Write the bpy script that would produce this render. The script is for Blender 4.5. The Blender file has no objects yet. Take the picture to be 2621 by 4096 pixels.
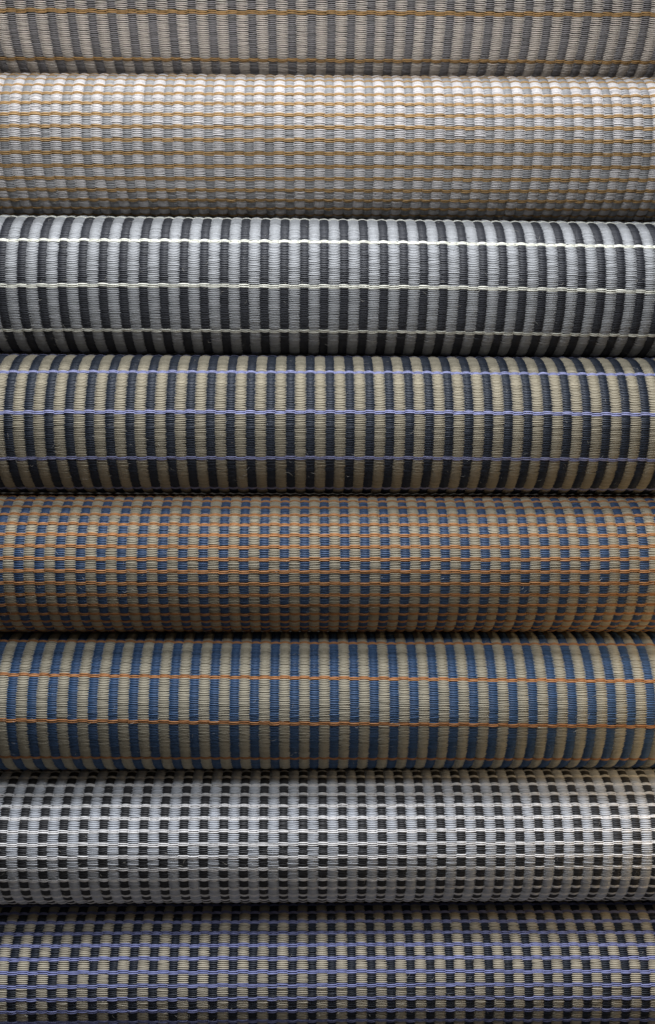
import bpy, math, random
import numpy as np
from mathutils import Vector, Matrix

# ---------------------------------------------------------------- scale
# everything is measured in photograph pixels at the front of the rolls and
# turned into metres with S (1 px = 0.25 mm, the picture is about 1 m high)
S = 0.00025
D, RC = 4200.0, 292.0           # camera to roll fronts, mean roll radius
YAW = math.radians(1.3)         # right-hand ends lie a little farther away
Z0 = (1942.8 + 292.0) * S       # eye height over the floor

scene = bpy.context.scene
C = scene.collection

# ---------------------------------------------------------------- camera
cam_d = bpy.data.cameras.new("camera")
cam = bpy.data.objects.new("camera", cam_d)
C.objects.link(cam)
cam.location = (0.0, -(D + RC) * S, Z0)
cam.rotation_euler = (math.radians(90), 0, 0)
cam_d.sensor_fit = 'VERTICAL'
cam_d.sensor_height = 36.0
cam_d.sensor_width = 36.0
cam_d.lens = D / 4096.0 * 36.0
cam_d.clip_start = 0.01
cam_d.clip_end = 50.0
scene.camera = cam

# ---------------------------------------------------------------- world
world = bpy.data.worlds.new("World")
scene.world = world
world.use_nodes = True
bg = world.node_tree.nodes["Background"]
bg.inputs[0].default_value = (1.0, 0.93, 0.82, 1)
bg.inputs[1].default_value = 0.032

# ---------------------------------------------------------------- lamps
def area_lamp(name, loc, target, sx, sy, power, colour):
    l = bpy.data.lights.new(name, 'AREA')
    l.shape = 'RECTANGLE'
    l.size, l.size_y = sx, sy
    l.energy = power
    l.color = colour
    o = bpy.data.objects.new(name, l)
    C.objects.link(o)
    o.location = loc
    d = Vector(target) - Vector(loc)
    o.rotation_euler = d.to_track_quat('-Z', 'Y').to_euler()
    return o

# light falls steeply from a roof window over the stack, plus a weak fill lamp added in front to lift the roll faces
def px_lamp(name, lat, out, up, aim, sx, sy, power, colour):
    area_lamp(name, (lat * S, -out * S, Z0 + up * S), (0.0, 0.0, Z0 + aim * S), sx, sy, power, colour)
px_lamp("roof_window", -100, 2000, 8550, 3500, 0.8, 0.60, 76.0, (0.95, 0.97, 1.0))
px_lamp("front_fill", -100, 2300, 2150, 1200, 0.8, 0.25, 3.6, (0.92, 0.96, 1.0))
area_lamp("warm_lamp", (2000 * S, -1000 * S, Z0 - 650 * S), (1300 * S, -100 * S, Z0 - 1150 * S), 0.08, 0.08,
          0.30, (1.0, 0.74, 0.42))

scene.view_settings.view_transform = 'Standard'
scene.view_settings.look = 'None'
scene.view_settings.exposure = 0.0
scene.view_settings.gamma = 1.0
scene.view_settings.use_curve_mapping = False

# ---------------------------------------------------------------- materials
def yarn_material(name, rgb, rough=0.55, spec=0.45, vary=0.24):
    m = bpy.data.materials.new(name)
    m.use_nodes = True
    nt = m.node_tree
    n, l = nt.nodes, nt.links
    b = n["Principled BSDF"]
    b.inputs["Roughness"].default_value = rough
    b.inputs["Specular IOR Level"].default_value = spec
    at = n.new("ShaderNodeAttribute"); at.attribute_name = "tint"
    oi = n.new("ShaderNodeObjectInfo")
    tc = n.new("ShaderNodeTexCoord")
    mp = n.new("ShaderNodeMapping")
    mp.inputs["Scale"].default_value = (500, 2600, 2600)
    mp.inputs["Rotation"].default_value = (0, 0, 0.35)
    nz = n.new("ShaderNodeTexNoise"); nz.inputs["Scale"].default_value = 1.0
    nz.inputs["Detail"].default_value = 2.0
    l.new(tc.outputs["Object"], mp.inputs["Vector"])
    l.new(mp.outputs[0], nz.inputs["Vector"])
    # slow wear, a few centimetres across
    nz2 = n.new("ShaderNodeTexNoise"); nz2.inputs["Scale"].default_value = 28.0
    l.new(tc.outputs["Object"], nz2.inputs["Vector"])
    # value = 1 + vary*(tint-.5) + .06*(rand-.5) + .35*vary*(noise-.5)
    def madd(a, k, c):
        q = n.new("ShaderNodeMath"); q.operation = 'MULTIPLY_ADD'
        l.new(a, q.inputs[0]); q.inputs[1].default_value = k
        if isinstance(c, float): q.inputs[2].default_value = c
        else: l.new(c, q.inputs[2])
        return q.outputs[0]
    v = madd(at.outputs["Fac"], vary, 1.0 - vary / 2)
    v = madd(oi.outputs["Random"], 0.07, v)
    v = madd(nz.outputs["Fac"], 0.5, v)
    v = madd(nz2.outputs["Fac"], 0.16, v)
    v = madd(v, 1.0, -0.365)
    mx = n.new("ShaderNodeVectorMath"); mx.operation = 'SCALE'
    mx.inputs[0].default_value = rgb
    l.new(v, mx.inputs["Scale"])
    l.new(mx.outputs[0], b.inputs["Base Color"])
    bp = n.new("ShaderNodeBump"); bp.inputs["Strength"].default_value = 0.35
    bp.inputs["Distance"].default_value = 0.0003
    l.new(nz.outputs["Fac"], bp.inputs["Height"])
    l.new(bp.outputs[0], b.inputs["Normal"])
    return m

def plain_material(name, rgb, rough=0.9):
    m = bpy.data.materials.new(name)
    m.use_nodes = True
    nt = m.node_tree
    b = nt.nodes["Principled BSDF"]
    b.inputs["Roughness"].default_value = rough
    b.inputs["Specular IOR Level"].default_value = 0.2
    tc = nt.nodes.new("ShaderNodeTexCoord")
    nz = nt.nodes.new("ShaderNodeTexNoise"); nz.inputs["Scale"].default_value = 60.0
    mr = nt.nodes.new("ShaderNodeMapRange")
    mr.inputs["To Min"].default_value = 0.75; mr.inputs["To Max"].default_value = 1.25
    sc = nt.nodes.new("ShaderNodeVectorMath"); sc.operation = 'SCALE'
    sc.inputs[0].default_value = rgb
    nt.links.new(tc.outputs["Object"], nz.inputs["Vector"])
    nt.links.new(nz.outputs["Fac"], mr.inputs["Value"])
    nt.links.new(mr.outputs[0], sc.inputs["Scale"])
    nt.links.new(sc.outputs[0], b.inputs["Base Color"])
    return m

# ---------------------------------------------------------------- yarn geometry
ARC = 116.0        # yarns are laid over the front +-116 degrees of each roll
NL, NC = 10, 5     # quads along and across one visible float of yarn
_s = np.linspace(-1, 1, NL + 1)
_a = np.radians(np.linspace(-105, 105, NC + 1))

class Floats:
    """collects many floats of yarn into one mesh (each is an arched, tapering strand)"""
    def __init__(self, seed):
        self.rng = np.random.default_rng(seed)
        self.v, self.f, self.t, self.n = [], [], [], 0
        base = []
        for i in range(NL):
            for j in range(NC):
                a = i * (NC + 1) + j
                base.append((a, a + 1, a + NC + 2, a + NC + 1))
        self.base = np.array(base)

    def add(self, x0, th, R, rib, pitch, skew=0.0, thick=3.4, rise=3.8, over=1.30, fat=0.91, wave=0.0):
        """x0: centre along the roll (px), th: angle (rad), pitch in px"""
        r = self.rng
        half = rib * over / 2 * (1 + r.normal(0, 0.045))
        x = _s * half
        prof = np.sqrt(np.clip(1 - np.abs(_s) ** 1.65, 0.0, 1)) * 0.95 + 0.05
        hw = pitch / 2 * fat * prof * (1 + r.normal(0, 0.06))
        tt = (thick * (1 + r.normal(0, 0.05))) * (0.35 + 0.65 * prof)
        rad = R - thick - rise + rise * np.cos(np.pi * x / rib) + r.normal(0, 0.35)
        tan = skew * pitch * _s + r.normal(0, 0.038) * pitch + r.normal(0, 0.06) * pitch * _s + wave
        ang = th + (tan[:, None] + hw[:, None] * np.sin(_a)[None, :]) / R
        rr = rad[:, None] + tt[:, None] * np.cos(_a)[None, :]
        X = (x0 + x + r.normal(0, 0.5))[:, None] + 0 * ang
        P = np.stack([X, -rr * np.cos(ang), rr * np.sin(ang)], -1).reshape(-1, 3) * S
        self.v.append(P)
        self.f.append(self.base + self.n)
        self.t.append(np.full(len(P), r.uniform(0, 1)))
        self.n += len(P)

    def mesh(self, name, mat):
        me = bpy.data.meshes.new(name)
        V = np.concatenate(self.v).astype(np.float32)
        F = np.concatenate(self.f)[:, ::-1].astype(np.int32)
        me.vertices.add(len(V)); me.vertices.foreach_set("co", V.ravel())
        me.loops.add(F.size); me.loops.foreach_set("vertex_index", F.ravel())
        me.polygons.add(len(F))
        me.polygons.foreach_set("loop_start", np.arange(0, F.size, 4, dtype=np.int32))
        me.polygons.foreach_set("use_smooth", np.ones(len(F), dtype=bool))
        me.update(calc_edges=True)
        a = me.attributes.new("tint", 'FLOAT', 'POINT')
        a.data.foreach_set("value", np.concatenate(self.t).astype(np.float32))
        me.materials.append(mat)
        me.validate()
        return me

def lathe_mesh(name, mat, R, half, seg=96, twist_step=24):
    """the inner turns of the roll: a closed drum with a stepped spiral on its ends"""
    V, F = [], []
    rings = [(-half, R * 0.25), (-half, R), (half, R), (half, R * 0.25)]
    for x, r in rings:
        for k in range(seg):
            a = 2 * math.pi * k / seg
            V.append((x * S, -r * math.cos(a) * S, r * math.sin(a) * S))
    for i in range(3):
        for k in range(seg):
            k2 = (k + 1) % seg
            F.append((i * seg + k, i * seg + k2, (i + 1) * seg + k2, (i + 1) * seg + k))
    for k in range(seg):
        k2 = (k + 1) % seg
        F.append((3 * seg + k, 3 * seg + k2, k2, k))
    me = bpy.data.meshes.new(name)
    me.from_pydata(V, [], F)
    me.update()
    me.materials.append(mat)
    for p in me.polygons:
        p.use_smooth = len(p.vertices) == 4 and abs(p.normal.x) < 0.5
    return me

def part(name, me, parent):
    o = bpy.data.objects.new(name, me)
    C.objects.link(o)
    o.parent = parent
    return o

# ---------------------------------------------------------------- the eight rolls
# Y: height of the axis over eye level (px), R: radius, tilt: rise of the left
# end over the right per picture width, t0: angle of one accent band, P: floats
# per repeat, step: angle per repeat, tw: slant and bow of the bands,
# lx: picture x of one light stripe, per: width of a light + dark pair
ROLLS = [
 dict(Y=2164.6, R=320.0, tilt=-5, t0=-30.2, P=25, step=35.7, tw=(0.5, 0.1), lead=-1, lx=1280.5, per=79.9,
      light=(0.59, 0.52, 0.455), dark=(0.22, 0.205, 0.205), acc=(0.37, 0.22, 0.09),
      label="topmost rolled rug, cut off by the top edge, cream and grey stripes, two tan lines"),
 dict(Y=1545.1, R=299.5, tilt=-6, t0=-11.4, P=7, step=9.72, tw=(0.4, 0.0), lead=1, lx=1433.8, per=80.6,
      light=(0.60, 0.57, 0.565), dark=(0.32, 0.315, 0.32), acc=(0.38, 0.235, 0.10),
      label="bright rolled rug, white and pale grey checks between many golden tan lines"),
 dict(Y=955.4, R=290.2, tilt=13, t0=-10.4, P=26, step=38.4, tw=(0.1, -1.8), lead=-1, lx=1411.7, per=80.2,
      light=(0.45, 0.458, 0.475), dark=(0.038, 0.040, 0.050), acc=(0.80, 0.79, 0.70),
      label="rolled rug with silver grey and charcoal stripes crossed by a few ivory lines"),
 dict(Y=371.3, R=293.9, tilt=6, t0=5.6, P=26, step=37.4, tw=(0.4, -1.3), lead=-1, lx=1435.0, per=79.8,
      light=(0.42, 0.375, 0.285), dark=(0.022, 0.031, 0.052), acc=(0.32, 0.335, 0.56),
      label="rolled rug with beige and dark navy stripes crossed by a few lilac lines"),
 dict(Y=-216.5, R=293.9, tilt=5, t0=-4.6, P=7, step=9.78, tw=(0.0, 0.7), lead=1, lx=1414.3, per=80.9,
      light=(0.41, 0.37, 0.285), dark=(0.040, 0.082, 0.175), acc=(0.44, 0.21, 0.085),
      label="rolled rug with small beige and blue checks between many close orange lines"),
 dict(Y=-800.6, R=290.3, tilt=4, t0=-9.7, P=26, step=36.6, tw=(-3.4, 0.3), lead=1, lx=1292.0, per=80.2,
      light=(0.44, 0.405, 0.32), dark=(0.040, 0.092, 0.20), acc=(0.44, 0.205, 0.085),
      label="rolled rug with beige and mid blue stripes crossed by four spaced orange lines"),
 dict(Y=-1370.9, R=280.0, tilt=6, t0=7.4, P=7, step=10.5, tw=(-0.3, 0.2), lead=-1, lx=1405.5, per=79.8,
      light=(0.60, 0.63, 0.69), dark=(0.040, 0.041, 0.047), acc=(0.86, 0.85, 0.86),
      label="rolled rug with small charcoal checks on silver grey between many close white lines"),
 dict(Y=-1942.8, R=292.0, tilt=6, t0=19.2, P=7, step=10.05, tw=(-1.1, -0.5), lead=1, lx=1441.6, per=79.5,
      light=(0.50, 0.455, 0.365), dark=(0.013, 0.020, 0.036), acc=(0.235, 0.26, 0.50),
      label="lowest rolled rug, beige and blackish navy checks between many close violet blue lines"),
]
PAIRS = 23
gap_shade_mat = plain_material("inner_turns", (0.035, 0.032, 0.028))  # near-black colour stands in for the shade in gaps between yarns
QW = 3.0e-6        # stripes get slightly narrower to the right

rnd = random.Random(7)
for ri, r in enumerate(ROLLS):
    root = bpy.data.objects.new("rolled_rug", None)
    C.objects.link(root)
    root.empty_display_size = 0.05
    root.location = (0, 0, Z0 + r['Y'] * S)
    # local axes: x along the roll, -y towards the camera, z up
    root.rotation_euler = (0, math.atan(r['tilt'] / 2621.0), YAW)
    root["label"] = r['label']
    root["category"] = "rolled rug"
    root["group"] = "rolled woven rugs stacked one on another"
    R, per = r['R'], r['per']
    n = ri + 1
    ml = yarn_material("light_yarn_%d" % n, r['light'], 0.75, 0.2)
    md = yarn_material("dark_yarn_%d" % n, r['dark'], 0.5, 0.45, 0.34)
    ma = yarn_material("accent_yarn_%d" % n, r['acc'], 0.6, 0.3, 0.26)
    p = math.radians(r['step']) / r['P']
    t0 = math.radians(r['t0'])
    arc = math.radians(ARC)
    pitch = p * R
    ribL, ribD = per * 0.51, per * 0.49
    f = r['lead']
    fat = 0.76 if ri == 0 else 0.91

    def spread(th0, extra):
        k0 = int((-arc - t0) / p) - 1
        k1 = int((arc - t0) / p) + 1
        for j in range(k0, k1):
            if (j + 1) % r['P'] in (0, 1):
                continue
            th = t0 + (j + 0.5) * p + extra
            if -arc < th < arc:
                yield th
    # four variants each of a light and a dark stripe, shared by the copies
    lights, darks = [], []
    for v in range(4):
        fl = Floats(1000 * n + v)
        for th in spread(t0, f * p / 4):
            fl.add(0, th, R, ribL, pitch, skew=-0.10, fat=fat)
        lights.append(fl.mesh("light_stripe", ml))
        fl = Floats(1000 * n + 50 + v)
        for th in spread(t0, -f * p / 4):
            fl.add(0, th, R - 0.8, ribD, pitch, skew=0.10, over=1.28, fat=fat)
        darks.append(fl.mesh("dark_stripe", md))

    def warp(u):
        return u - QW * u * u
    def twist(u):
        q = u / 1316.0
        return math.radians(r['tw'][0] * q + r['tw'][1] * q * q)
    # centre of the light stripe that stands at picture x = lx
    u0 = (r['lx'] - 1310.5) * (D + RC - R) / D
    for k in range(-PAIRS, PAIRS):
        for mesh_set, name, du in ((lights, 'light_stripe', 0.0), (darks, 'dark_stripe', per / 2)):
            u = warp(u0 + k * per + du)
            o = part(name, rnd.choice(mesh_set), root)
            o.location = (u * S, 0, 0)
            # turning about x by -a lifts the front, so angle grows upwards
            o.rotation_euler = (-twist(u) + rnd.gauss(0, 0.0006), 0, 0)
    # accent bands: two picks of another yarn right across the roll
    bands = []
    for v in range(2):
        fl = Floats(1000 * n + 80 + v)
        ph = [rnd.uniform(0, 6.28) for _ in range(4)]
        for k in range(-PAIRS, PAIRS):
            for du, sgn, rib in ((0.0, f, ribL), (per / 2, -f, ribD)):
                u = warp(u0 + k * per + du)
                wob = (0.12 * math.sin(u / 210.0 + ph[0]) + 0.08 * math.sin(u / 75.0 + ph[1])) * p
                for j in (-0.5, 0.5):
                    fl.add(u, twist(u) + j * p + sgn * p / 4 + wob, R + 0.9, rib, pitch,
                           skew=-0.06 * sgn, over=1.26, fat=0.97)
        bands.append(fl.mesh("accent_band", ma))
    step = math.radians(r['step'])
    k0 = math.ceil((-arc - t0) / step); k1 = math.floor((arc - t0) / step)
    for k in range(k0, k1 + 1):
        o = part("accent_band", bands[k % 2], root)
        o.rotation_euler = (-(t0 + k * step), 0, 0)
    half = PAIRS * per + 30
    part("inner_turns", lathe_mesh("inner_turns", gap_shade_mat, R - 10.5, half), root)

# ---------------------------------------------------------------- stray fibres
def lint_mesh(name, mat, R, half, seed, count):
    g = np.random.default_rng(seed)
    V, F = [], []
    for _ in range(count):
        x, th = g.uniform(-half, half), math.radians(g.uniform(-100, 105))
        L, rad = g.uniform(9, 26), g.uniform(0.28, 0.5)
        d = g.uniform(0, 2 * math.pi); bend = g.normal(0, 1.6)
        lift = g.uniform(1.5, 6.0)
        b0 = len(V)
        for i in range(7):
            q = i / 6.0
            a = d + bend * q
            x += math.cos(a) * L / 6; th += math.sin(a) * L / 6 / R
            h = R - 1.0 + lift * math.sin(math.pi * (0.15 + 0.75 * q))
            w = rad * (1 - 0.6 * abs(2 * q - 1))
            for k in range(3):
                c = 2 * math.pi * k / 3
                rr = h + w * math.cos(c)
                tt = th + w * math.sin(c) / R * math.cos(a)
                xx = x - w * math.sin(c) * math.sin(a)
                V.append((xx * S, -rr * math.cos(tt) * S, rr * math.sin(tt) * S))
        for i in range(6):
            for k in range(3):
                k2 = (k + 1) % 3
                F.append((b0 + i * 3 + k, b0 + i * 3 + k2, b0 + i * 3 + 3 + k2, b0 + i * 3 + 3 + k))
    me = bpy.data.meshes.new(name)
    me.from_pydata(V, [], F); me.update()
    me.materials.append(mat)
    return me
lint_mat = plain_material("lint", (0.55, 0.52, 0.46))
for i, (r, root) in enumerate(zip(ROLLS, [o for o in C.objects if o.name.startswith("rolled_rug")])):
    o = part("lint", lint_mesh("lint", lint_mat, r['R'], 1750, 300 + i, 420), root)
    o["kind"] = "stuff"

# ---------------------------------------------------------------- what they stand on
def slab(name, x, y, z, sx, sy, sz, mat):
    V = [(x + i * sx / 2, y + j * sy / 2, z + k * sz / 2) for i in (-1, 1) for j in (-1, 1) for k in (-1, 1)]
    F = [(0, 1, 3, 2), (4, 6, 7, 5), (0, 4, 5, 1), (2, 3, 7, 6), (0, 2, 6, 4), (1, 5, 7, 3)]
    me = bpy.data.meshes.new(name); me.from_pydata(V, [], F); me.update(); me.materials.append(mat)
    o = bpy.data.objects.new(name, me); C.objects.link(o)
    o["kind"] = "structure"
    return o
slab("floor", 0, 0, -0.01, 4.0, 4.0, 0.02, plain_material("floor", (0.12, 0.11, 0.10)))
